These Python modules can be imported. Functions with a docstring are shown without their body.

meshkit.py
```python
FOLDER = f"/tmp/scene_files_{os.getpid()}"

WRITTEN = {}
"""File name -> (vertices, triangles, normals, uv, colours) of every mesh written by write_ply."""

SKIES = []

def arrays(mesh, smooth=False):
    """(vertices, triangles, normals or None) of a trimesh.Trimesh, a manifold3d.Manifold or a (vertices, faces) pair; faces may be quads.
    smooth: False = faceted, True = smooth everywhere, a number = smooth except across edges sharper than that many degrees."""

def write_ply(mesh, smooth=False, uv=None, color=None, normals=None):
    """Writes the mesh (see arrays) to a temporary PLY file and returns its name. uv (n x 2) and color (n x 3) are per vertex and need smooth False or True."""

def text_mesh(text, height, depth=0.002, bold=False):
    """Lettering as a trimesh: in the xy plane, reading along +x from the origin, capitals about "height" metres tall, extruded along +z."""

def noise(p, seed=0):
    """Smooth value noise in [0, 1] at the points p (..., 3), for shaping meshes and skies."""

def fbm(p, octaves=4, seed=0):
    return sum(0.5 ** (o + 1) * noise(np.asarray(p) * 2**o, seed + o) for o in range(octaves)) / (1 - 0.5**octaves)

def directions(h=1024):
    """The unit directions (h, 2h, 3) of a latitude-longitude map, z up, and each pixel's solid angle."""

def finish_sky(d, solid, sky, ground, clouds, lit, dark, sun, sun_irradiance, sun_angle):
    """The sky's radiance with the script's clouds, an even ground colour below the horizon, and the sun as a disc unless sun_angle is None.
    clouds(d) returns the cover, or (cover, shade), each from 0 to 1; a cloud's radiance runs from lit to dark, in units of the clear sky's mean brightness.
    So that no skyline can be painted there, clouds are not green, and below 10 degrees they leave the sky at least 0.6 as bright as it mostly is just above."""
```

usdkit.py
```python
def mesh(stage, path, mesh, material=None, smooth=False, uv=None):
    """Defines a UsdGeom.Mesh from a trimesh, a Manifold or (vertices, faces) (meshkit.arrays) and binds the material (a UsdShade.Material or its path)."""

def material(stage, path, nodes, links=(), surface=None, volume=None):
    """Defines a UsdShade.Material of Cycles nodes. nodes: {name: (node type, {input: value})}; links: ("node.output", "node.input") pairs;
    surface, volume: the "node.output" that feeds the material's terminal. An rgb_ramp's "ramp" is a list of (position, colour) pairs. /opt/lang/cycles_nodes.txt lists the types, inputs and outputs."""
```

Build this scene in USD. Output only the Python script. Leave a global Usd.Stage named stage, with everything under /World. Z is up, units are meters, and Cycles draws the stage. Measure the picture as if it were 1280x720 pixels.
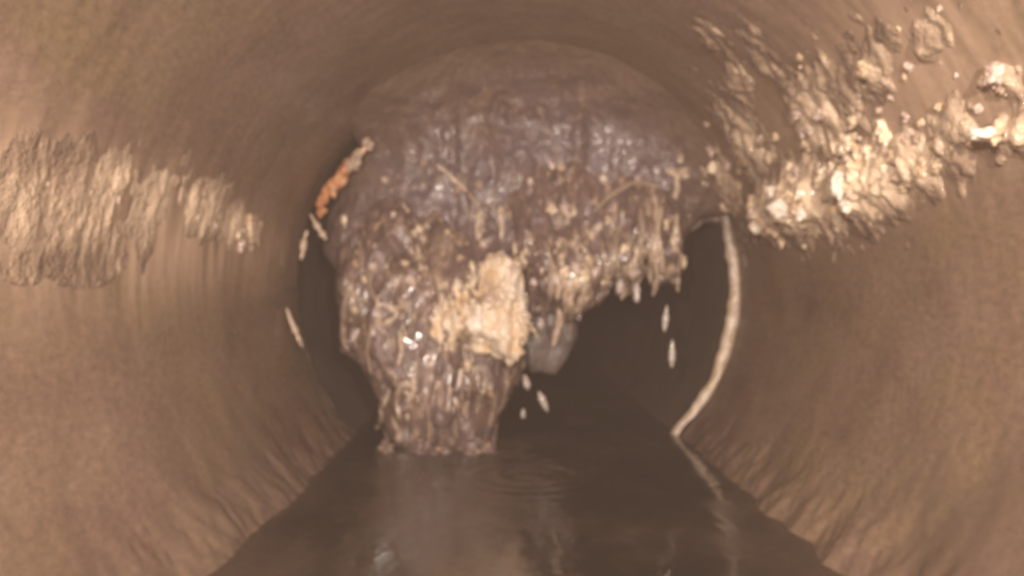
import math
import numpy as np
import trimesh
from scipy import ndimage
from shapely.geometry import Polygon, Point
import shapely
import meshkit, usdkit
from pxr import Usd, UsdGeom, UsdLux, UsdShade, Gf, Sdf, Vt

stage = Usd.Stage.CreateInMemory()
UsdGeom.SetStageUpAxis(stage, UsdGeom.Tokens.z)
UsdGeom.SetStageMetersPerUnit(stage, 1.0)
world = UsdGeom.Xform.Define(stage, '/World')
stage.SetDefaultPrim(world.GetPrim())
UsdGeom.Scope.Define(stage, '/World/Looks')

# ---------------------------------------------------------------- camera
FPX = 1004.0                       # focal length in pixels of the 1280 px wide photograph
PITCH = math.atan(1 / FPX)         # the crawler looks almost level
cam = UsdGeom.Camera.Define(stage, '/World/camera')
cam.CreateHorizontalApertureAttr(36.0)
cam.CreateVerticalApertureAttr(36.0 * 9 / 16)
cam.CreateFocalLengthAttr(36.0 * FPX / 1280)
cam.CreateClippingRangeAttr(Gf.Vec2f(0.01, 50))
cam.CreateFStopAttr(35.0)          # fixed-focus crawler lens, soft all over
cam.CreateFocusDistanceAttr(0.10)
cam.CreateExposureAttr(0.0)
UsdGeom.Xformable(cam).AddRotateXOp().Set(90.0 - math.degrees(PITCH))

# ---------------------------------------------------------------- lamps (the two headlamps of the pipe crawler, beside and above the lens)
def lamp(name, loc, power, radius, color, aim, cone=None, soft=0.6):
    l = UsdLux.SphereLight.Define(stage, '/World/' + name)
    l.CreateRadiusAttr(radius)
    l.CreateIntensityAttr(power)
    l.CreateNormalizeAttr(True)
    l.CreateColorAttr(Gf.Vec3f(*color))
    if cone:
        s = UsdLux.ShapingAPI.Apply(l.GetPrim())
        s.CreateShapingConeAngleAttr(cone)
        s.CreateShapingConeSoftnessAttr(soft)
    d = np.array(aim, float) - np.array(loc, float)
    d /= np.linalg.norm(d)
    z = -d
    x = np.cross([0, 0, 1], z); x /= np.linalg.norm(x)
    y = np.cross(z, x)
    M = Gf.Matrix4d(*x, 0, *y, 0, *z, 0, *loc, 1)
    UsdGeom.Xformable(l).AddTransformOp().Set(M)

LAMP = 2.05
lamp('lamp_headlight', (-0.055, -0.09, 0.050), LAMP, 0.007, (1.0, 0.86, 0.75), (-0.01, 0.6, 0.02), 60, 0.9)
lamp('lamp_headlight_001', (0.055, -0.09, 0.050), LAMP, 0.007, (1.0, 0.86, 0.75), (0.02, 0.6, 0.02), 60, 0.9)

# ---------------------------------------------------------------- helpers
rng = np.random.default_rng(7)
names = {}

def numbered(parent, name):
    k = (parent, name)
    n = names.get(k, 0)
    names[k] = n + 1
    return f'{parent}/{name}' if n == 0 else f'{parent}/{name}_{n:03d}'

def tag(p, label=None, cat=None, group=None, kind=None):
    for k, v in (('label', label), ('category', cat), ('group', group), ('kind', kind)):
        if v:
            p.SetCustomDataByKey(k, v)

def thing(name, label, cat, loc=(0, 0, 0), group=None):
    x = UsdGeom.Xform.Define(stage, numbered('/World', name))
    x.AddTranslateOp().Set(Gf.Vec3d(*loc))
    x.loc = np.array(loc, float)
    tag(x.GetPrim(), label, cat, group)
    return x

def put(name, mesh, mat, parent=None, smooth=True, uv=None, label=None, attrs=None, loc=None):
    """One Mesh prim; world coordinates are moved into the parent's frame."""
    base = '/World' if parent is None else str(parent.GetPath())
    v, f = (np.asarray(mesh[0], float), np.asarray(mesh[1])) if isinstance(mesh, tuple) else (np.array(mesh.vertices), np.array(mesh.faces))
    if parent is not None:
        v = v - parent.loc
    elif loc is not None:
        v = v - np.array(loc)
    m = usdkit.mesh(stage, numbered(base, name), (v, f), mat, smooth=smooth, uv=uv)
    if parent is not None:
        m.loc = parent.loc
    elif loc is not None:
        m.AddTranslateOp().Set(Gf.Vec3d(*map(float, loc)))
    for k, a in (attrs or {}).items():
        UsdGeom.PrimvarsAPI(m).CreatePrimvar(k, Sdf.ValueTypeNames.FloatArray, 'vertex').Set(Vt.FloatArray.FromNumpy(np.asarray(a, np.float32)))
    if label:
        tag(m.GetPrim(), label)
    return m

def at(px, py, y):
    """The point at distance y down the pipe that the photograph shows at pixel (px, py)."""
    a, b = (px - 640) / FPX, (360 - py) / FPX
    c, s = math.cos(PITCH), math.sin(PITCH)
    d = np.array([a, c + b * s, -s + b * c])
    return d * (y / d[1])

def field(shape, cell, seed, octaves=3, gain=0.5):
    """Smooth noise about 0 (roughly -1..1) on a regular grid; cell: first feature size in grid steps along each axis."""
    r = np.random.default_rng(seed)
    out, amp, tot = np.zeros(shape, np.float32), 1.0, 0.0
    for o in range(octaves):
        c = [max(1.5, k / 2**o) for k in cell]
        n = [int(math.ceil(s / k)) + 4 for s, k in zip(shape, c)]
        lat = r.uniform(-1, 1, n).astype(np.float32)
        co = np.meshgrid(*[np.arange(s, dtype=np.float32) / k + 1.2 for s, k in zip(shape, c)], indexing='ij', sparse=False) if len(shape) < 3 else None
        if co is not None:
            lay = ndimage.map_coordinates(lat, co, order=3, mode='reflect')
        else:
            lay = lat
            for ax, (s, k) in enumerate(zip(shape, c)):
                xs = np.arange(s) / k + 1.2
                i = np.floor(xs).astype(int); t = (xs - i).astype(np.float32)
                w = [(1 - t)**3 / 6, (3 * t**3 - 6 * t**2 + 4) / 6, (-3 * t**3 + 3 * t**2 + 3 * t + 1) / 6, t**3 / 6]
                sh = [1, 1, 1]; sh[ax] = s
                lay = sum(np.take(lay, np.clip(i + q - 1, 0, n[ax] - 1), axis=ax) * w[q].reshape(sh) for q in range(4))
            lay = lay * 2.0
        out += amp * lay
        tot += amp
        amp *= gain
    return out / tot * 1.4

def surface_nets(f, org, h):
    """Closed surface of f < 0 on a grid (naive surface nets)."""
    inside = f < 0
    nx, ny, nz = f.shape
    cells = np.zeros((nx - 1, ny - 1, nz - 1), np.int8)
    for dx in (0, 1):
        for dy in (0, 1):
            for dz in (0, 1):
                cells += inside[dx:nx - 1 + dx, dy:ny - 1 + dy, dz:nz - 1 + dz]
    act = np.argwhere((cells > 0) & (cells < 8))
    idx = -np.ones(cells.shape, np.int64)
    idx[tuple(act.T)] = np.arange(len(act))
    corner = np.array([[i >> 2 & 1, i >> 1 & 1, i & 1] for i in range(8)])
    vals = np.stack([f[tuple((act + c).T)] for c in corner], 1)
    acc, cnt = np.zeros((len(act), 3)), np.zeros(len(act))
    for a in range(8):
        for b in range(a + 1, 8):
            if np.abs(corner[a] - corner[b]).sum() != 1:
                continue
            va, vb = vals[:, a], vals[:, b]
            cr = (va < 0) != (vb < 0)
            t = np.where(cr, va / np.where(cr, va - vb, 1), 0)[:, None]
            acc += np.where(cr[:, None], corner[a] + t * (corner[b] - corner[a]), 0)
            cnt += cr
    v = (act + acc / cnt[:, None]) * h + np.array(org)
    faces = []
    for ax in range(3):
        u, w = [(1, 2), (2, 0), (0, 1)][ax]
        A = np.moveaxis(inside, ax, 0)
        ch = np.argwhere(A[:-1] != A[1:])
        flip = A[:-1][tuple(ch.T)]
        rest = [k for k in range(3) if k != ax]
        e = np.zeros((len(ch), 3), int)
        e[:, ax] = ch[:, 0]; e[:, rest[0]] = ch[:, 1]; e[:, rest[1]] = ch[:, 2]
        ok = (e[:, u] > 0) & (e[:, w] > 0) & (e[:, u] < f.shape[u] - 1) & (e[:, w] < f.shape[w] - 1)
        e, flip = e[ok], flip[ok]
        du, dw = np.eye(3, dtype=int)[u], np.eye(3, dtype=int)[w]
        q = np.stack([idx[tuple((e - a * du - b * dw).T)] for a, b in ((0, 0), (1, 0), (1, 1), (0, 1))], 1)
        q = np.where(flip[:, None], q[:, ::1], q[:, ::-1])
        faces.append(q)
    q = np.vstack(faces)
    q = q[(q >= 0).all(1)]
    return v, np.vstack([q[:, [0, 1, 2]], q[:, [0, 2, 3]]])

# ---------------------------------------------------------------- materials
def surface(name, ramp, scale, rough, bump=0.5, bump_scale=400, dist=0.001, stretch=(1, 1, 1), coat=0.0, spec=0.5, uv=False, attr=None, attr_color=None, rough_var=0.0, sss=0.0, slime=None, patch=None, patch_scale=16, grain=0.0, spots=None):
    nodes = {
        'map': ('mapping', {'scale': stretch}),
        'n1': ('noise_texture', {'scale': scale, 'detail': 6.0, 'roughness': 0.62, 'distortion': 0.4}),
        'r': ('rgb_ramp', {'ramp': ramp}),
        'n2': ('noise_texture', {'scale': bump_scale, 'detail': 4.0, 'roughness': 0.6}),
        'b': ('bump', {'strength': bump, 'distance': dist}),
        'n3': ('noise_texture', {'scale': scale * 3, 'detail': 3.0}),
        'rr': ('map_range', {'from_min': 0.35, 'from_max': 0.65, 'to_min': max(0.04, rough - rough_var), 'to_max': rough + rough_var, 'clamp': True}),
        'p': ('principled_bsdf', {'roughness': rough, 'specular_ior_level': spec, 'coat_weight': coat, 'coat_roughness': 0.12,
                                  'subsurface_weight': sss, 'subsurface_radius': (1.0, 0.6, 0.35), 'subsurface_scale': 0.004}),
    }
    if uv:
        nodes['co'] = ('uvmap', {'attribute': 'st'}); src = 'co.UV'
    else:
        nodes['co'] = ('geometry', {}); src = 'co.position'
    links = [(src, 'map.vector'), ('map.vector', 'n1.vector'), ('map.vector', 'n2.vector'), ('map.vector', 'n3.vector'), ('n1.fac', 'r.fac'),
             ('n2.fac', 'b.height'), ('b.normal', 'p.normal'), ('n3.fac', 'rr.value'), ('rr.result', 'p.roughness')]
    col = 'r.color'
    if patch:
        nodes['pn'] = ('noise_texture', {'scale': patch_scale, 'detail': 5.0, 'roughness': 0.65})
        nodes['pm'] = ('map_range', {'from_min': 0.46, 'from_max': 0.66, 'to_min': 0.0, 'to_max': 0.8, 'clamp': True})
        nodes['px'] = ('mix_color', {'b': patch})
        links += [('map.vector', 'pn.vector'), ('pn.fac', 'pm.value'), ('pm.result', 'px.fac'), (col, 'px.a')]
        col = 'px.result'
    if spots:
        nodes['sn'] = ('noise_texture', {'scale': 190.0, 'detail': 3.0, 'roughness': 0.6})
        nodes['sm'] = ('map_range', {'from_min': 0.56, 'from_max': 0.70, 'to_min': 0.0, 'to_max': 0.85, 'clamp': True})
        nodes['sx'] = ('mix_color', {'b': spots})
        links += [('map.vector', 'sn.vector'), ('sn.fac', 'sm.value'), ('sm.result', 'sx.fac'), (col, 'sx.a')]
        col = 'sx.result'
    if grain:
        nodes['gn'] = ('noise_texture', {'scale': 420.0, 'detail': 3.0, 'roughness': 0.7})
        nodes['gm'] = ('map_range', {'from_min': 0.3, 'from_max': 0.7, 'to_min': 1 - grain, 'to_max': 1 + grain, 'clamp': True})
        nodes['gx'] = ('vector_math', {'math_type': 'scale'})
        links += [('map.vector', 'gn.vector'), ('gn.fac', 'gm.value'), ('gm.result', 'gx.scale'), (col, 'gx.vector1')]
        col = 'gx.vector'
    if attr:
        nodes['a'] = ('attribute', {'attribute': attr})
        nodes['mx'] = ('mix_color', {'b': attr_color})
        links += [('a.fac', 'mx.fac'), (col, 'mx.a')]
        col = 'mx.result'
    if slime:
        nodes['sl'] = ('attribute', {'attribute': 'slime'})
        nodes['ms'] = ('mix_color', {'b': slime})
        links += [('sl.fac', 'ms.fac'), (col, 'ms.a')]
        col = 'ms.result'
    links.append((col, 'p.base_color'))
    return usdkit.material(stage, '/World/Looks/' + name, nodes, links, surface='p.BSDF')

wall_mat = surface('pipe_wall', [(0.25, (0.163, 0.103, 0.073)), (0.45, (0.228, 0.150, 0.107)), (0.6, (0.258, 0.176, 0.125)), (0.8, (0.310, 0.219, 0.155))],
                   28, 0.42, bump=0.3, bump_scale=240, dist=0.0012, stretch=(0.9, 0.5, 1), uv=True, attr='scum', attr_color=(0.74, 0.53, 0.38), rough_var=0.14, slime=(0.13, 0.085, 0.062), patch=(0.235, 0.17, 0.092), patch_scale=20, grain=0.22)
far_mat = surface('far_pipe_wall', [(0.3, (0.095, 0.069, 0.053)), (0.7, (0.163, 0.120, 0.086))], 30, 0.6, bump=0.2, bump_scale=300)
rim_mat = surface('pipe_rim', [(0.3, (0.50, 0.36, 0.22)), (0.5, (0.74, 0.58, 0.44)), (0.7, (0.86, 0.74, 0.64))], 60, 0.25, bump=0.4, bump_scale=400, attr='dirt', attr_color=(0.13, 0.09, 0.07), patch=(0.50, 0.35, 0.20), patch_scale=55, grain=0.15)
mass_mat = surface('scale_dark', [(0.28, (0.073, 0.048, 0.045)), (0.48, (0.138, 0.092, 0.084)), (0.6, (0.181, 0.122, 0.101)), (0.76, (0.292, 0.198, 0.146))],
                   60, 0.34, bump=0.7, bump_scale=280, dist=0.002, stretch=(1, 1, 0.6), rough_var=0.14, coat=0.15, patch=(0.145, 0.098, 0.118), patch_scale=24, grain=0.25, spots=(0.36, 0.26, 0.20), attr='creep', attr_color=(0.18, 0.12, 0.086))
lobe_mat = surface('scale_brown', [(0.30, (0.078, 0.049, 0.040)), (0.46, (0.162, 0.104, 0.086)), (0.56, (0.219, 0.142, 0.109)), (0.66, (0.353, 0.238, 0.181)), (0.75, (0.437, 0.310, 0.238))],
                   85, 0.20, bump=1.0, bump_scale=260, dist=0.0025, stretch=(1, 1, 0.42), rough_var=0.13, coat=0.8, patch=(0.185, 0.125, 0.128), patch_scale=40, spots=(0.66, 0.47, 0.31))
pale_mat = surface('scale_pale', [(0.3, (0.54, 0.35, 0.17)), (0.42, (0.82, 0.60, 0.38)), (0.54, (0.88, 0.72, 0.55)), (0.66, (0.92, 0.80, 0.68))], 80, 0.24, bump=0.7, bump_scale=330, dist=0.002, rough_var=0.12, coat=0.3)
wet_mat = surface('scale_wet', [(0.35, (0.88, 0.72, 0.54)), (0.6, (0.94, 0.86, 0.76))], 60, 0.10, bump=0.5, bump_scale=160, dist=0.002, rough_var=0.04, coat=1.0)
glare_mat = surface('scale_cream', [(0.32, (0.50, 0.33, 0.20)), (0.40, (0.86, 0.63, 0.38)), (0.55, (0.92, 0.76, 0.57))], 80, 0.16, bump=0.9, bump_scale=230, dist=0.0025, rough_var=0.1, coat=0.8)
grey_mat = surface('scale_grey', [(0.3, (0.112, 0.086, 0.079)), (0.7, (0.172, 0.133, 0.120))], 60, 0.4, bump=0.5, bump_scale=300, stretch=(1, 1, 0.4))
crust_mat = surface('wall_crust', [(0.30, (0.189, 0.129, 0.090)), (0.46, (0.258, 0.181, 0.129)), (0.56, (0.361, 0.258, 0.181)), (0.68, (0.585, 0.447, 0.327))],
                    75, 0.17, bump=1.0, bump_scale=230, dist=0.0025, rough_var=0.1, coat=0.8, attr='pale', attr_color=(0.90, 0.70, 0.50))
nod_mats = [surface('nodule_pink', [(0.3, (0.5, 0.36, 0.30)), (0.7, (0.68, 0.54, 0.46))], 150, 0.25, bump=0.4, coat=0.5),
            surface('nodule_cream', [(0.3, (0.50, 0.36, 0.22)), (0.7, (0.72, 0.56, 0.39))], 150, 0.25, bump=0.4, coat=0.5),
            surface('nodule_brown', [(0.3, (0.26, 0.18, 0.12)), (0.7, (0.40, 0.29, 0.20))], 150, 0.25, bump=0.4, coat=0.5)]
strand_mats = [surface('strand_tan', [(0.3, (0.26, 0.19, 0.14)), (0.7, (0.46, 0.34, 0.25))], 200, 0.28, bump=0.4, coat=0.5),
               surface('strand_pale', [(0.3, (0.42, 0.31, 0.22)), (0.7, (0.72, 0.56, 0.42))], 200, 0.28, bump=0.4, coat=0.5)]
rust_mat = surface('rust_orange', [(0.35, (0.46, 0.16, 0.05)), (0.5, (0.74, 0.38, 0.18)), (0.62, (0.82, 0.58, 0.38))], 50, 0.35, bump=0.5, coat=0.2)
drop_mat = surface('drop_pale', [(0.3, (0.42, 0.36, 0.32)), (0.7, (0.62, 0.55, 0.50))], 100, 0.12, bump=0.1, coat=0.6)

water_mat = usdkit.material(stage, '/World/Looks/water', {
    'co': ('geometry', {}),
    'map': ('mapping', {'scale': (1.0, 0.6, 1.0)}),
    'n': ('noise_texture', {'scale': 60.0, 'detail': 3.0}), 'n2': ('noise_texture', {'scale': 14.0, 'detail': 5.0, 'roughness': 0.65}), 'mr': ('map_range', {'from_min': 0.42, 'from_max': 0.62, 'to_min': 0.06, 'to_max': 0.3, 'clamp': True}),
    'cr': ('rgb_ramp', {'ramp': [(0.4, (0.028, 0.020, 0.015)), (0.62, (0.075, 0.052, 0.038))]}),
    'b': ('bump', {'strength': 0.22, 'distance': 0.002}),
    'p': ('principled_bsdf', { 'ior': 1.36, 'specular_ior_level': 0.6})},
    [('co.position', 'map.vector'), ('map.vector', 'n.vector'), ('n.fac', 'b.height'), ('b.normal', 'p.normal'),
     ('map.vector', 'n2.vector'), ('n2.fac', 'mr.value'), ('mr.result', 'p.roughness'), ('n2.fac', 'cr.fac'), ('cr.color', 'p.base_color')], surface='p.BSDF')

# ---------------------------------------------------------------- the pipes
JOINT = 0.544
R = 277 / FPX * JOINT
C = at(648, 360, JOINT)                      # the pipe's axis at the joint
CX, CZ = C[0], C[2]
WATER = CZ - 0.668 * R

def barrel(y0, y1, ny, nt, radius_of, thick, cx, cz):
    """A pipe wall with an inner and an outer skin; radius_of(T, Y) is the inner radius. Angle 0 = right, seam at the invert."""
    t = np.linspace(-math.pi / 2, 1.5 * math.pi, nt + 1)
    y = np.linspace(y0, y1, ny) if np.isscalar(ny) else ny
    Y, T = np.meshgrid(y, t, indexing='ij')
    r = radius_of(T, Y)
    out = np.full((2, nt + 1), r.max() + thick)
    rr = np.vstack([r, out])
    YY = np.vstack([Y, np.full((1, nt + 1), y[-1]), np.full((1, nt + 1), y[0])])
    TT = np.vstack([T, T[:2]])
    v = np.stack([cx + rr * np.cos(TT), YY, cz + rr * np.sin(TT)], -1).reshape(-1, 3)
    uv = np.stack([TT * R, YY], -1).reshape(-1, 2)
    n = len(y) + 2
    i, j = np.meshgrid(np.arange(n), np.arange(nt), indexing='ij')
    a, b = i * (nt + 1) + j, ((i + 1) % n) * (nt + 1) + j
    q = np.stack([a, a + 1, b + 1, b], -1).reshape(-1, 4)
    return v, np.vstack([q[:, [0, 1, 2]], q[:, [0, 2, 3]]]), uv, T, Y

NT, NY = 540, 460
tt = np.linspace(-math.pi / 2, 1.5 * math.pi, NT + 1)
yy = np.concatenate([np.linspace(-0.55, 0.15, 60, endpoint=False), np.linspace(0.15, JOINT, NY - 60)])
up_mask = lambda T: 1 / (1 + np.exp(-(np.sin(T) - 0.10) / 0.05))            # above the old water mark
n_big = field((NY, NT + 1), (70, 40), 1, 3)
n_fine = field((NY, NT + 1), (8, 14), 2, 3)
n_silt = field((NY, NT + 1), (26, 22), 6, 4, 0.6)

def near_radius(T, Y):
    rough = 0.00006 + 0.00010 * up_mask(T)
    tide = np.exp(-((np.sin(T) + 0.67) / 0.13)**2)         # silt clinging to the wall along the water's edge
    return R - 0.0010 * n_big - rough * n_fine - tide * (0.0016 + 0.0030 * n_silt)

v, f, uv, T, Y = barrel(-0.55, JOINT, yy, NT, near_radius, 0.016, CX, CZ)
streak = np.clip(0.62 + 0.8 * n_big + 0.55 * field((NY, NT + 1), (5, 26), 5, 3), 0, 1.1)
near_end = np.clip((JOINT + 0.03 - Y) / 0.26, 0, 1)
band = np.where(np.cos(T) < 0, np.exp(-((np.sin(T) - 0.14) / 0.15)**2), 0.55 * np.exp(-((np.sin(T) - 0.48) / 0.22)**2)) * streak * near_end
slime = np.clip((-0.38 - np.sin(T)) / 0.28 + 0.6 * n_big + 0.35 * n_fine, 0, 1) * 0.8
scum = np.concatenate([np.clip(1.0 * band, 0, 1).ravel(), np.zeros(2 * (NT + 1))])
near = thing('sewer_pipe', 'brown stained sewer pipe wall surrounding the whole view, nearer side of the joint', 'pipe', (CX, 0, CZ - R))
put('barrel', (v, f), wall_mat, near, uv=uv, attrs={'scum': scum, 'slime': np.concatenate([slime.ravel(), np.zeros(2 * (NT + 1))])})

# the farther pipe sits a little to the left, so its rim shows on the right of the joint
FX, FZ, FR = CX - 0.0036, CZ + 0.0016, R + 0.0003
yf = np.concatenate([np.linspace(0.5525, 1.0, 120, endpoint=False), np.linspace(1.0, 4.0, 60)])
n_far = field((len(yf), 361), (20, 30), 3, 3)
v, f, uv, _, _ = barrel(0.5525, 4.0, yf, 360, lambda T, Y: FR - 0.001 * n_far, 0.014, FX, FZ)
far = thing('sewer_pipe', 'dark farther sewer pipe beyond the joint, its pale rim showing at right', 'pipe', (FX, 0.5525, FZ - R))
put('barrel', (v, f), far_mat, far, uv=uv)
# rim: a worn rounded ring set on the end of the far pipe
t = np.linspace(0, 2 * math.pi, 361)
n_r = field((361, 14), (3.5, 4), 4, 3, 0.6); n_r[-1] = n_r[0]
ph = np.linspace(0, 2 * math.pi, 15)[:-1]
ringv = []
for k, a in enumerate(t[:-1]):
    wob = 1 + 0.28 * n_r[k]
    ringv.append(np.stack([FX + (FR + 0.0040 + 0.0056 * np.cos(ph) * wob) * math.cos(a), 0.5530 + 0.0036 * np.sin(ph) * wob, FZ + (FR + 0.0040 + 0.0056 * np.cos(ph) * wob) * math.sin(a)], -1))
ringv = np.vstack(ringv)
i, j = np.meshgrid(np.arange(360), np.arange(14), indexing='ij')
q = np.stack([i * 14 + j, i * 14 + (j + 1) % 14, ((i + 1) % 360) * 14 + (j + 1) % 14, ((i + 1) % 360) * 14 + j], -1).reshape(-1, 4)
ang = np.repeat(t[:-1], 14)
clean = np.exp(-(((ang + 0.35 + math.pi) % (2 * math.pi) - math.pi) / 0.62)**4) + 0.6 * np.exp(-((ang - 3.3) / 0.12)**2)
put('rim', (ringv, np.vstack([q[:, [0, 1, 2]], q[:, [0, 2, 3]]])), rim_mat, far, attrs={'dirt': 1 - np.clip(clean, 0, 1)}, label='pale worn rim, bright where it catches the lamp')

# ---------------------------------------------------------------- the water
drops_px = [  # px, py, length px, width px, lean, distance, label
    (832, 398, 34, 9, 0.10, 0.50, 'long pale drop falling below the right tip of the crust'),
    (840, 442, 36, 11, 0.02, 0.50, 'long pale drop lowest on the right, left of the rim'),
    (796, 366, 26, 15, 0.0, 0.49, 'fat bright drop hanging at the right end of the ragged fringe'),
    (658, 478, 20, 10, -0.25, 0.50, 'short bright drop falling just right of the left lobe'),
    (679, 502, 26, 12, -0.45, 0.50, 'slanting grey drop falling lowest of all near the water'),
    (654, 517, 13, 9, 0.0, 0.53, 'faint small dark drop just above the water'),
    (676, 404, 15, 11, 0.0, 0.48, 'small bright bead in the dark notch right of the pale clump'),
    (775, 358, 20, 12, 0.1, 0.49, 'bright drop on the fringe beside the fat drop'),
]
xs, ys = np.linspace(-1, 1, 260), np.concatenate([np.linspace(-0.5, 0.2, 40, endpoint=False), np.linspace(0.2, 0.8, 420, endpoint=False), np.linspace(0.8, 3.9, 60)])
half = math.sqrt(R**2 - (CZ - WATER)**2) + 0.004
Xw, Yw = np.meshgrid(CX + xs * half, ys)
Zw = np.full_like(Xw, WATER)
for cx_, cy_, amp, lam in ((at(640, 560, 0.505)[0], 0.50, 0.0009, 0.016), (at(660, 590, .45)[0], 0.43, 0.0007, 0.013), (at(740, 560, .52)[0], 0.60, 0.0005, 0.016)):
    d = np.hypot(Xw - cx_, Yw - cy_)
    Zw += amp * np.sin(d / lam * 2 * math.pi) * np.exp(-(d / 0.035)**2)
Zw += 0.00022 * field(Xw.shape, (24, 36), 9, 2)
i, j = np.meshgrid(np.arange(len(ys) - 1), np.arange(259), indexing='ij')
a = i * 260 + j
q = np.stack([a, a + 1, a + 261, a + 260], -1).reshape(-1, 4)
w = put('water', (np.stack([Xw, Yw, Zw], -1).reshape(-1, 3), np.vstack([q[:, [0, 1, 2]], q[:, [0, 2, 3]]])), water_mat)
tag(w.GetPrim(), 'still dark sewage water along the bottom of the pipe', 'water', kind='structure')

# ---------------------------------------------------------------- the hanging crust at the joint
def relief(poly_px, depth, bulge, thick, noise_amp, seed, h=0.00125, round_px=45, cell=(9, 9, 16), pad=0.012, tilt=None, clip=True, ridge=0.0, calm=False, fillet=0.0):
    """A solid lump: the outline stands at DEPTH down the pipe, the front swells towards the camera, the back away from it; roughened in 3-D."""
    P = np.array([at(px, py, depth)[[0, 2]] for px, py in poly_px])
    x0, z0 = P.min(0) - pad; x1, z1 = P.max(0) + pad
    tl = tilt or (lambda X, Z: 0 * X)
    gx, gz = np.arange(x0, x1, h), np.arange(z0, z1, h)
    X, Z = np.meshgrid(gx, gz, indexing='ij')
    inside = shapely.contains_xy(Polygon(P).buffer(0), X, Z)
    sd = (ndimage.distance_transform_edt(inside) - ndimage.distance_transform_edt(~inside)) * h      # > 0 inside
    sd = ndimage.gaussian_filter(sd, 1.2)
    rp = round_px / FPX * depth
    e = np.clip(sd / rp, 0, 1)
    prof = np.sqrt(1 - (1 - e)**2)
    mid = depth + tl(X, Z)
    if fillet:                                   # the crust creeps forward along the pipe's crown
        gap = np.clip(R - np.hypot(X - CX, Z - CZ), 0, 1)
        mid = mid - fillet * np.exp(-gap / 0.022) * np.clip((Z - CZ - 0.06) / 0.06, 0, 1)
    front, back = mid - bulge * prof, mid + thick * prof
    y0, y1 = front.min() - pad, back.max() + pad
    gy = np.arange(y0, y1, h)
    Yg = gy[None, :, None]
    F = np.maximum(front[:, None, :] - Yg, Yg - back[:, None, :]).astype(np.float32)
    F = np.maximum(F * 0.8, -sd[:, None, :])
    n = field(F.shape, cell, seed, 4, 0.55)
    n2 = field(F.shape, tuple(c * 3.2 for c in cell), seed + 50, 2)
    w = np.clip((0.10 - Z) / 0.07, 0.6, 1.0)[:, None, :].astype(np.float32) if calm else 1.0
    F = F + w * noise_amp * n + noise_amp * 1.3 * n2
    if ridge:
        F = F + w * ridge * (np.abs(field(F.shape, (7, 10, 26), seed + 90, 2)) - 0.3)
    if clip:
        rad = np.hypot(X - CX, Z - CZ)[:, None, :]
        F = np.maximum(F, rad - (R + 0.004))
    F[[0, -1]] = F[:, [0, -1]] = F[:, :, [0, -1]] = 1
    lab, cnt = ndimage.label(F < 0)
    if cnt > 1:
        keep = np.argmax(np.bincount(lab.ravel())[1:]) + 1
        F = np.where((F < 0) & (lab != keep), 0.0005, F)
    v, fc = surface_nets(F, (x0, y0, z0), h)
    # nearest solid along the pipe for every column, to seat small pieces on
    ins = F < 0
    first = np.where(ins.any(1), gy[np.argmax(ins, 1)], np.nan)
    return (v, fc), (gx, gz, first)

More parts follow.
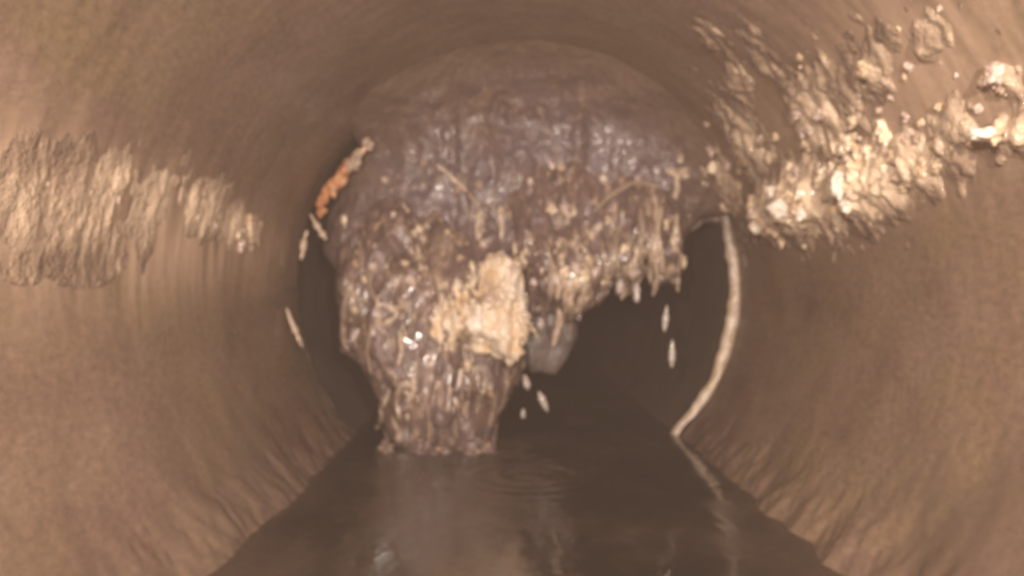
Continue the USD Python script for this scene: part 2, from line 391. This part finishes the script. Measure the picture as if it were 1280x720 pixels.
crust = thing('hanging_crust', 'big wet grey-brown crust hanging from the crown and blocking the pipe joint', 'deposit', tuple(at(600, 250, 0.545)))
fronts = []
crown_poly = [(402, 322), (398, 295), (410, 268), (428, 230), (458, 196), (440, 172), (408, 150), (410, 80), (440, 30), (500, -20), (650, -50), (780, -20), (870, 50), (925, 140), (955, 230), (935, 262),
              (905, 270), (872, 274), (856, 292), (848, 330), (822, 335), (800, 325), (768, 335), (735, 345), (700, 350), (650, 352), (560, 390), (490, 420), (440, 400), (425, 345)]
m, fr = relief(crown_poly, 0.556, 0.034, 0.06, 0.0046, 21, round_px=70, cell=(12, 11, 14), tilt=lambda X, Z: 0.16 * np.clip(Z - 0.038, -0.05, 0.2), ridge=0.004, calm=True, fillet=0.05)
cr_gap = R - np.hypot(m[0][:, 0] - CX, m[0][:, 2] - CZ)
put('crown_mass', m, mass_mat, crust, attrs={'creep': np.exp(-np.clip(cr_gap, 0, 1) / 0.022) * 0.95}); fronts.append(fr)
lobe_poly = [(420, 310), (450, 240), (520, 220), (620, 260), (660, 400), (654, 450), (640, 490), (624, 520), (606, 566), (500, 570), (482, 530), (468, 486), (450, 452), (428, 440), (424, 395)]
m, fr = relief(lobe_poly, 0.530, 0.030, 0.05, 0.0050, 22, round_px=60, cell=(8, 8, 15), ridge=0.006, clip=False, tilt=lambda X, Z: 0.5 * np.clip(Z - 0.003, 0, 0.2))
put('left_lobe', m, lobe_mat, crust, label='long lobe on the left reaching down to the water'); fronts.append(fr)
fringe_poly = [(630, 240), (660, 190), (740, 160), (830, 170), (865, 240), (856, 290), (848, 320), (838, 345), (822, 348), (806, 328), (790, 345), (765, 348), (750, 362), (730, 385), (712, 402), (695, 384), (668, 380), (650, 350)]
m, fr = relief(fringe_poly, 0.528, 0.026, 0.02, 0.0048, 23, round_px=45, cell=(7, 7, 13), ridge=0.007, tilt=lambda X, Z: 0.5 * np.clip(Z - 0.020, 0, 0.2))
put('ragged_fringe', m, lobe_mat, crust, label='ragged lower edge right of the pale clump'); fronts.append(fr)
tongue_poly = [(636, 380), (690, 372), (722, 392), (724, 420), (712, 448), (694, 470), (672, 466), (655, 452), (642, 425)]
m, fr = relief(tongue_poly, 0.548, 0.010, 0.015, 0.0032, 24, round_px=34, cell=(8, 8, 16), ridge=0.003)
put('grey_tongue', m, grey_mat, crust, label='dim grey tongue below the fringe')
clump_poly = [(550, 405), (566, 378), (586, 352), (600, 330), (626, 312), (650, 326), (662, 378), (664, 412), (650, 452), (628, 444), (600, 428), (566, 424)]
m, fr = relief(clump_poly, 0.496, 0.014, 0.03, 0.0062, 25, h=0.0009, round_px=26, cell=(6, 6, 8), ridge=0.009)
put('pale_clump', m, pale_mat, crust, label='cream yellow clump standing out at the centre'); fronts.append(fr)

def front_at(px, py, default=0.53):
    """Distance of the crust's front where the photograph shows (px, py)."""
    best = None
    for gx, gz, first in fronts:
        y = 0.52
        for _ in range(4):
            p = at(px, py, y)
            i, k = int(round((p[0] - gx[0]) / (gx[1] - gx[0]))), int(round((p[2] - gz[0]) / (gz[1] - gz[0])))
            if not (0 <= i < len(gx) and 0 <= k < len(gz)) or np.isnan(first[i, k]):
                y = None
                break
            y = first[i, k]
        if y is not None and (best is None or y < best):
            best = y
    return default if best is None else best

ICO = trimesh.creation.icosphere(3)
def blob(center, size, seed, rough=0.35, axis_turn=0.0):
    r = np.random.default_rng(seed)
    v = ICO.vertices.copy()
    n = meshkit.fbm(v * 1.5 + r.uniform(0, 50, 3), 3, int(seed) % 97) - 0.5
    v = v * (1 + 3.6 * rough * n)[:, None] * np.array(size)
    c, s = math.cos(axis_turn), math.sin(axis_turn)
    v = np.stack([v[:, 0] * c - v[:, 2] * s, v[:, 1], v[:, 0] * s + v[:, 2] * c], 1)
    return v + np.array(center), ICO.faces

def tube(points, radii, sides=7):
    p = np.asarray(points, float); n = len(p)
    t = np.gradient(p, axis=0); t /= np.linalg.norm(t, axis=1, keepdims=True) + 1e-12
    a = np.cross(t, [0, 1, 0.01]); a /= np.linalg.norm(a, axis=1, keepdims=True) + 1e-12
    b = np.cross(t, a)
    g = np.arange(sides) * 2 * math.pi / sides
    v = (p[:, None] + np.asarray(radii)[:, None, None] * (np.cos(g)[None, :, None] * a[:, None] + np.sin(g)[None, :, None] * b[:, None])).reshape(-1, 3)
    v = np.vstack([v, p[0], p[-1]])
    i, j = np.meshgrid(np.arange(n - 1), np.arange(sides), indexing='ij')
    q = np.stack([i * sides + j, i * sides + (j + 1) % sides, (i + 1) * sides + (j + 1) % sides, (i + 1) * sides + j], -1).reshape(-1, 4)
    k = np.arange(sides)
    caps = np.vstack([np.stack([np.full(sides, n * sides), (k + 1) % sides, k], 1), np.stack([np.full(sides, n * sides + 1), (n - 1) * sides + k, (n - 1) * sides + (k + 1) % sides], 1)])
    return v, np.vstack([q[:, [0, 1, 2]], q[:, [0, 2, 3]], caps])

def strand(px_points, width_px, mat, parent, lift=0.0, seed=0, depth=None, taper=True):
    r = np.random.default_rng(seed)
    P = np.array(px_points, float)
    k = np.linspace(0, len(P) - 1, 14)
    Q = np.stack([np.interp(k, np.arange(len(P)), P[:, c]) for c in (0, 1)], 1)
    Q = ndimage.gaussian_filter1d(Q, 1.0, axis=0, mode='nearest') + ndimage.gaussian_filter1d(r.normal(0, 1.2, Q.shape), 1.0, axis=0)
    d = np.array([depth or front_at(*q) - lift + 0.35 * width_px / FPX * 0.52 / 2 for q in Q])
    d = ndimage.gaussian_filter1d(ndimage.minimum_filter1d(d, 3, mode='nearest'), 1.2, mode='nearest')
    pts = np.array([at(q[0], q[1], y) for q, y in zip(Q, d)])
    w = width_px / FPX * 0.52 / 2 * (1 + 0.35 * ndimage.gaussian_filter1d(r.normal(0, 1, 14), 0.8))
    if taper:
        w = w * np.clip(np.minimum(np.linspace(0.5, 3, 14), np.linspace(3.5, 0.4, 14)), 0.2, 1)
    put('strand', tube(pts, np.abs(w) + 0.0002), mat, parent)

# strands that the photograph shows one by one: arches, drips and pale threads
S = [([(745, 262), (765, 240), (795, 228), (825, 235)], 7, 0), ([(780, 262), (772, 290), (768, 318), (764, 345)], 9, 0), ([(800, 255), (804, 290), (800, 315)], 6, 0),
     ([(826, 258), (823, 285), (826, 312), (830, 345)], 6, 1), ([(845, 215), (846, 232), (842, 250)], 8, 1), ([(758, 300), (772, 330), (780, 350)], 8, 0),
     ([(700, 262), (712, 270), (722, 264)], 8, 1), ([(735, 345), (728, 372), (718, 392)], 7, 1), ([(690, 345), (688, 370), (684, 392)], 7, 0),
     ([(840, 335), (832, 350), (824, 345), (812, 335)], 8, 0), ([(545, 205), (562, 220), (585, 240)], 6, 1), ([(585, 240), (600, 258), (606, 285)], 6, 0),
     ([(470, 375), (485, 384), (508, 384)], 5, 1), ([(520, 305), (524, 325), (528, 340)], 6, 1), ([(465, 335), (462, 360), (474, 380)], 5, 0),
     ([(440, 350), (432, 385), (430, 420), (436, 440)], 9, 0), ([(466, 400), (458, 440), (466, 470)], 6, 0), ([(500, 410), (502, 440), (498, 460)], 5, 1),
     ([(516, 460), (518, 480), (515, 500)], 6, 1), ([(560, 475), (563, 495), (560, 515)], 5, 1), ([(550, 425), (552, 445), (548, 455)], 5, 1),
     ([(608, 470), (600, 500), (594, 520)], 7, 0), ([(620, 490), (618, 512), (612, 522)], 5, 0), ([(490, 520), (498, 542), (500, 556)], 8, 0),
     ([(535, 500), (538, 530), (535, 552)], 6, 0), ([(575, 500), (570, 530), (572, 550)], 6, 0), ([(505, 470), (496, 500), (500, 525)], 7, 0),
     ([(600, 268), (596, 285), (600, 300)], 7, 1), ([(625, 270), (628, 290), (626, 305)], 7, 1), ([(640, 318), (650, 330), (646, 345)], 8, 1),
     ([(503, 252), (508, 262), (510, 268)], 5, 1), ([(660, 290), (666, 315), (662, 340)], 6, 0), ([(680, 300), (690, 330), (700, 352)], 7, 0),
     ([(720, 300), (735, 318), (745, 345)], 8, 0), ([(650, 420), (652, 445), (655, 462)], 5, 0), ([(445, 300), (455, 320), (452, 345)], 6, 0)]
for k, (pts, wd, mi) in enumerate(S):
    strand(pts, wd, strand_mats[mi], crust, seed=100 + k)
r = np.random.default_rng(41)
for k in range(60):                       # finer drips down the lobe and the fringe
    if k < 34:
        px, py = r.uniform(445, 610), r.uniform(330, 520)
    else:
        px, py = r.uniform(660, 850), r.uniform(240, 335)
    L = r.uniform(18, 48)
    bend = r.normal(0, 5)
    strand([(px, py), (px + bend, py + L / 2), (px + r.normal(0, 4), py + L)], r.uniform(5, 11), (lobe_mat, lobe_mat, strand_mats[0], strand_mats[1])[int(r.integers(0, 4))], crust, lift=-0.0006, seed=300 + k)
r = np.random.default_rng(44)
for k in range(26):
    px = r.uniform(675, 850)
    py = np.interp(px, [675, 730, 775, 850], [345, 325, 305, 290]) + r.normal(0, 14)
    L = r.uniform(25, 60)
    strand([(px, py), (px + r.normal(0, 3), py + L / 2), (px + r.normal(-4, 5), py + L)], r.uniform(5, 9), strand_mats[int(r.random() < 0.6)], crust, seed=380 + k)
for k in range(14):                       # threads and crumbs about the pale clump
    px, py = r.uniform(565, 655), r.uniform(315, 400)
    L = r.uniform(18, 40)
    strand([(px, py), (px + r.normal(0, 4), py + L / 2), (px + r.normal(0, 6), py + L)], r.uniform(5, 9), (pale_mat, strand_mats[1])[k % 2], crust, seed=430 + k)
for k in range(40):
    if k < 14:
        px, py, mm = r.uniform(560, 660), r.uniform(325, 440), pale_mat
    elif k < 27:
        px = r.uniform(690, 840); py = np.interp(px, [690, 730, 780, 840], [350, 345, 335, 315]) + r.normal(0, 16); mm = (glare_mat, nod_mats[0])[k % 2]
    else:
        px, py, mm = r.uniform(840, 930), r.uniform(165, 275), (crust_mat, glare_mat, nod_mats[2])[k % 3]
    y = front_at(px, py, 0)
    if y:
        a = r.uniform(7, 14) / FPX * y / 2
        put('nodule', blob(at(px, py, y), (a, a * 0.8, a * r.uniform(0.9, 1.8)), 1600 + k, 0.5), mm, crust, attrs={'pale': np.full(len(ICO.vertices), 0.3)} if mm is crust_mat else None)
for k in range(12):                       # clods at the foot of the lobe, half under water
    px = r.uniform(482, 612)
    a = r.uniform(0.0035, 0.008)
    put('foot_clod', blob((at(px, 545, 0.51)[0], r.uniform(0.488, 0.512), WATER + r.uniform(-0.002, 0.003)), (a, a, a * 0.8), 1800 + k, 0.5), lobe_mat, crust)
# nodules sitting on the crust
Nd = [(690, 207, 9), (702, 211, 12), (663, 227, 8), (690, 262, 14), (706, 260, 12), (600, 272, 12), (626, 275, 13), (655, 325, 18), (644, 340, 14), (557, 357, 10), (512, 350, 12), (506, 330, 11),
      (742, 340, 16), (755, 350, 14), (775, 345, 13), (735, 325, 14), (720, 335, 12), (840, 214, 10), (588, 433, 11), (585, 458, 10), (515, 470, 9), (700, 345, 12), (668, 352, 11), (760, 275, 12), (748, 285, 10), (660, 395, 12)]
for k, (px, py, s) in enumerate(Nd):
    y = front_at(px, py)
    a = s / FPX * y / 2
    put('nodule', blob(at(px, py, y), (a, a * 0.8, a * 1.1), 500 + k), nod_mats[k % 2], crust)
r = np.random.default_rng(43)
for k in range(70):
    px, py = r.uniform(430, 860), np.clip(r.normal(320, 70), 225, 520)
    y = front_at(px, py, 0)
    if not y:
        continue
    a = r.uniform(4, 11) / FPX * y / 2
    put('nodule', blob(at(px, py, y), (a, a * 0.8, a * r.uniform(0.9, 1.7)), 600 + k), nod_mats[int(r.choice(3, p=[.3, .25, .45]))], crust)

# ---------------------------------------------------------------- crusts on the near pipe's walls
def wall_crust(y0, y1, t0, t1, seed, high, rough, mask, cell, pale_from, cut=0.42, h=0.0011):
    """A rough shallow crust grown on the pipe wall, roughened in 3-D so that its knobs face every way."""
    ta = np.linspace(t0, t1, 50)
    px_, pz_ = CX + np.outer([R - 0.03, R + 0.008], np.cos(ta)), CZ + np.outer([R - 0.03, R + 0.008], np.sin(ta))
    gx, gy, gz = np.arange(px_.min(), px_.max(), h), np.arange(y0, y1, h), np.arange(pz_.min(), pz_.max(), h)
    X, Z = np.meshgrid(gx, gz, indexing='ij')
    rad, T = np.hypot(X - CX, Z - CZ), np.arctan2(Z - CZ, X - CX)
    T = np.where(T < t0 - 1, T + 2 * math.pi, T)
    tg, yg = np.linspace(t0, t1, 160), np.linspace(y0, y1, 200)
    Yg, Tg = np.meshgrid(yg, tg, indexing='ij')
    e = np.clip(np.minimum.reduce([(Yg - y0) / 0.02, (y1 - Yg) / 0.006, (Tg - t0) / 0.12, (t1 - Tg) / 0.12]), 0, 1)
    Mg = mask(Yg, Tg) * e
    ti = np.broadcast_to(np.clip((T - t0) / (t1 - t0), 0, 1)[:, None, :] * 159, (len(gx), len(gy), len(gz)))
    yi = np.broadcast_to(np.arange(len(gy))[None, :, None] / (len(gy) - 1) * 199, ti.shape)
    M = ndimage.map_coordinates(Mg.astype(np.float32), [yi, ti], order=1).astype(np.float32)
    r3 = rad[:, None, :].astype(np.float32)
    n = field(M.shape, cell, seed, 3, 0.6) + 0.5 * (np.abs(field(M.shape, tuple(1.6 * c for c in cell), seed + 3, 2)) - 0.35)
    n2 = field(M.shape, tuple(4 * c for c in cell), seed + 7, 2)
    w = 0.35 + 0.65 * np.clip(M, 0, 1.2)
    F = (R - r3) - high * (M - cut) * (0.5 + 0.6 * M) * 1.6 + w * rough * (n + 0.9 * n2)
    F = F + 0.005 * (1 - np.clip(M / 0.13, 0, 1))
    F = np.maximum(F, r3 - (R + 0.006))
    F = np.where((T[:, None, :] < t0) | (T[:, None, :] > t1), 1, F)
    F[[0, -1]] = F[:, [0, -1]] = F[:, :, [0, -1]] = 1
    v, f = surface_nets(F, (gx[0], gy[0], gz[0]), h)
    q = ((v - np.array([gx[0], gy[0], gz[0]])) / h).T
    pale = np.clip((ndimage.map_coordinates(M, q, order=1) - pale_from) * 1.5 + 0.35 * ndimage.map_coordinates(n2, q, order=1), 0, 1)
    # knobs floating free of the wall are dropped
    tm = trimesh.Trimesh(v, f, process=False)
    lab = trimesh.graph.connected_component_labels(tm.face_adjacency, node_count=len(f))
    outer = np.hypot(v[:, 0] - CX, v[:, 2] - CZ) > R + 0.003
    ok = np.unique(lab[outer[f].any(1)])
    f = f[np.isin(lab, ok)]
    return (v, f), (yg, tg, np.maximum(0, high * (Mg - cut) * (0.5 + 0.6 * Mg) * 1.6)), pale

def wall_polar(px, py):
    """Angle and distance of the near wall where the photograph shows (px, py)."""
    y = 0.4
    for _ in range(30):
        p = at(px, py, y)
        y *= R / max(1e-6, math.hypot(p[0] - CX, p[2] - CZ))
    p = at(px, py, y)
    return math.atan2(p[2] - CZ, p[0] - CX), y

def bump2(Y, T, spots):
    m = 0 * Y
    for px, py, st, sy, w in spots:
        t, y = wall_polar(px, py)
        m = np.maximum(m, w * np.exp(-((T - t) / st)**2 - ((Y - y) / sy)**2))
    return m

right_spots = [(1010, 248, 0.15, 0.05, 1.35), (1090, 225, 0.14, 0.035, 1.25), (965, 265, 0.12, 0.05, 1.2), (1040, 150, 0.26, 0.06, 0.74), (940, 190, 0.3, 0.06, 0.72), (1145, 200, 0.13, 0.03, 0.95),
               (1275, 165, 0.06, 0.02, 1.0), (1255, 95, 0.08, 0.018, 0.68), (1090, 80, 0.12, 0.04, 0.66), (900, 220, 0.3, 0.04, 0.8), (930, 110, 0.25, 0.06, 0.5), (1180, 60, 0.2, 0.05, 0.5), (1190, 160, 0.12, 0.03, 0.75)]
right = thing('wall_crust', 'bright cream knobbly crust along the right wall of the near pipe', 'deposit', tuple(at(1000, 245, 0.45)))
m, rc, pl = wall_crust(0.20, JOINT + 0.001, -0.02, 1.15, 61, 0.0062, 0.0044, lambda Y, T: bump2(Y, T, right_spots), (4.5, 3.5, 5), 0.45)
put('crust_sheet', m, crust_mat, right, attrs={'pale': pl})
left_spots = [(305, 285, 0.09, 0.035, 1.15), (255, 262, 0.10, 0.03, 0.9), (200, 250, 0.16, 0.03, 0.72), (120, 250, 0.16, 0.03, 0.7), (150, 225, 0.06, 0.02, 0.8), (40, 260, 0.12, 0.02, 0.7), (370, 400, 0.2, 0.02, 0.85), (355, 300, 0.15, 0.02, 0.8)]
left = thing('wall_crust', 'thin streaky tan crust along the left wall of the near pipe', 'deposit', tuple(at(300, 285, 0.45)))
m, lc, pl = wall_crust(0.20, JOINT + 0.001, 2.55, 3.40, 71, 0.0017, 0.0015, lambda Y, T: bump2(Y, T, left_spots), (4, 4, 11), 0.15)
put('crust_sheet', m, crust_mat, left, attrs={'pale': pl})
def on_wall(px, py, grid, only_crust=False):
    t, y = wall_polar(px, py)
    gy, gt, hgt = grid
    if t < 0 and gt[0] > 2:
        t += 2 * math.pi
    h = 0.0
    if gy[0] < y < gy[-1] and gt[0] < t < gt[-1]:
        h = max(0.0, hgt[np.searchsorted(gy, y), np.searchsorted(gt, t)])
    if only_crust and h < 0.0002:
        return None
    rad = R - h
    return np.array([CX + rad * math.cos(t), y, CZ + rad * math.sin(t)])

big_right = [(1000, 240, 20, 1), (1012, 255, 18, 0), (1030, 262, 14, 1), (985, 232, 14, 0), (1083, 225, 18, 0), (1085, 245, 16, 0), (1070, 212, 12, 1), (980, 285, 24, 1), (960, 262, 20, 0), (1050, 235, 22, 1), (1000, 72, 10, 1), (1090, 78, 26, 1), (1140, 82, 18, 0),
             (1250, 90, 26, 0), (1235, 98, 14, 1), (1265, 162, 20, 1), (1245, 165, 16, 1), (1255, 152, 12, 0), (1000, 140, 16, 0), (1030, 138, 14, 0), (1100, 135, 12, 0), (1135, 145, 14, 0), (1178, 132, 10, 1), (970, 170, 12, 1), (966, 195, 14, 1),
             (1010, 180, 16, 1), (1060, 185, 18, 0), (1130, 190, 16, 1), (1180, 205, 18, 1), (1165, 210, 14, 1), (1125, 34, 12, 1), (1175, 10, 10, 0), (1115, 120, 12, 0), (884, 155, 9, 0), (912, 205, 16, 0), (925, 230, 12, 1), (895, 245, 12, 0)]
for k, (px, py, s, mi) in enumerate(big_right):
    p = on_wall(px, py, rc)
    a = s / FPX * p[1] / 2
    put('nodule', blob(p, (a * 0.8, a * 1.1, a), 700 + k, 0.45), nod_mats[mi], right)
r = np.random.default_rng(47)
for k in range(120):
    px, py = r.uniform(880, 1275), 0
    py = np.clip(r.normal(215 - 0.22 * (px - 950), 55), 5, 300)
    p = on_wall(px, py, rc, True)
    if p is None:
        continue
    a = r.uniform(4, 13) / FPX * p[1] / 2
    put('nodule', blob(p, (a * 0.8, a * 1.1, a * r.uniform(0.9, 1.6)), 800 + k, 0.4), nod_mats[int(r.choice(3, p=[.3, .3, .4]))], right)
for k, (px, py, w_, h_) in enumerate([(1012, 252, 26, 24), (988, 236, 16, 18), (1030, 262, 15, 18), (1083, 222, 16, 34), (1086, 250, 14, 22), (1062, 232, 12, 18), (968, 280, 18, 16), (1262, 162, 30, 14)]):
    p = on_wall(px, py, rc)
    p[0] -= 0.003
    put('wet_knob', blob(p, (w_ / FPX * p[1] / 2, 0.004, h_ / FPX * p[1] / 2), 1700 + k, 0.35), wet_mat, right)
for k in range(70):                     # the bright cluster near the joint
    px = r.uniform(938, 1120)
    py = r.normal(np.interp(px, [938, 1000, 1120], [258, 246, 205]), 26)
    p = on_wall(px, py, rc)
    a = r.uniform(7, 17) / FPX * p[1] / 2
    put('nodule', blob(p, (a * 0.9, a * 0.9, a * r.uniform(0.9, 1.5)), 1400 + k, 0.5), glare_mat, right)
for k in range(46):
    px = r.uniform(15, 350)
    py = np.clip(r.normal(235 + 0.13 * px, 30), 188, 345) if k > 8 else r.uniform(258, 308)
    if k <= 8:
        px = r.uniform(285, 335)
    p = on_wall(px, py, lc, True)
    if p is None:
        continue
    a = (r.uniform(3, 8) if k > 8 else r.uniform(7, 15)) / FPX * p[1] / 2
    put('nodule', blob(p, (a * 0.7, a, a * r.uniform(1.3, 2.6)), 950 + k, 0.35), nod_mats[int(r.choice(3, p=[.3, .35, .35]))], left)

# ---------------------------------------------------------------- the orange scale and the pale flakes on the joint's left side
rp = np.array([at(px, py, 0.527) for px, py in [(398, 262), (405, 248), (412, 236), (424, 222), (436, 206), (448, 194), (458, 184)]])
rs = thing('rust_scale', 'orange rusty scale on the upper left edge of the joint', 'deposit', tuple(rp[3]))
k = np.linspace(0, 6, 22)
pts = np.stack([np.interp(k, np.arange(7), rp[:, c]) for c in range(3)], 1)
r = np.random.default_rng(51)
wd = 0.0034 * np.sin(np.linspace(0.25, 2.9, 22))**0.6 * (1 + 0.3 * ndimage.gaussian_filter1d(r.normal(0, 1, 22), 1.0))
put('scale_ridge', tube(pts, wd, 10), rust_mat, rs)
for q in range(26):
    u = r.uniform(0, 21)
    c = np.array([np.interp(u, np.arange(22), pts[:, k_]) for k_ in range(3)]) + r.normal(0, 0.0015, 3)
    a = r.uniform(0.0018, 0.0044) * (0.7 + 0.5 * math.sin(u / 21 * math.pi))
    put('scale_flake', blob(c, (a * 0.8, a, a * 1.25), 1200 + q, 0.5, -0.6), rust_mat if u < r.uniform(8, 20) else strand_mats[1], rs)
for pts_px, wpx, dep, lab in (([(384, 288), (380, 300), (378, 318), (376, 325)], 9, 0.52, 'pale upright flake on the left edge of the joint'),
                         ([(388, 268), (396, 282), (404, 294), (408, 300)], 9, 0.52, 'pale slanting flake leaning across the top of the left gap'),
                         ([(358, 385), (364, 402), (372, 420), (378, 434)], 8, 0.508, 'pale sliver low on the left edge of the joint')):
    P = np.array([at(a, b, dep) for a, b in pts_px])
    kk = np.linspace(0, 3, 12)
    pts = np.stack([np.interp(kk, np.arange(4), P[:, c]) for c in range(3)], 1)
    o = put('pale_flake', tube(pts, wpx / FPX * 0.53 / 2 * np.sin(np.linspace(0.3, 2.85, 12)) * (1 + 0.2 * r.normal(0, 1, 12)), 8), strand_mats[1], loc=pts[0])
    tag(o.GetPrim(), lab, 'flake')

# ---------------------------------------------------------------- falling drops
for k, (px, py, L, W, lean, y, lab) in enumerate(drops_px):
    u = np.linspace(0, 1, 14)
    prof = np.sin(math.pi * u**0.8)**0.6 * (0.75 + 0.5 * (u - 0.3)) * (0.9 + 0.22 * ndimage.gaussian_filter1d(np.random.default_rng(60 + k).normal(0, 1, 14), 0.9)) + 0.03
    pts = np.array([at(px + lean * (0.5 - uu) * L, py + (uu - 0.5) * L, y) for uu in u])
    o = put('water_drop', tube(pts, prof * W / FPX * y / 2, 12), drop_mat, loc=pts[7])
    tag(o.GetPrim(), lab, 'drop', 'water drops falling below the crust')

# ---------------------------------------------------------------- the damp air of the sewer
haze_mat = usdkit.material(stage, '/World/Looks/haze', {'v': ('principled_volume', {'color': (0.92, 0.69, 0.575), 'density': 0.143, 'anisotropy': 0.0})}, [], volume='v.volume')
hb = trimesh.creation.box((0.6, 5.6, 0.6)); hb.apply_translation((0, 1.9, 0))
hz = put('haze', hb, haze_mat, smooth=False)
tag(hz.GetPrim(), 'thin damp haze in the air of the pipe', 'haze', kind='stuff')
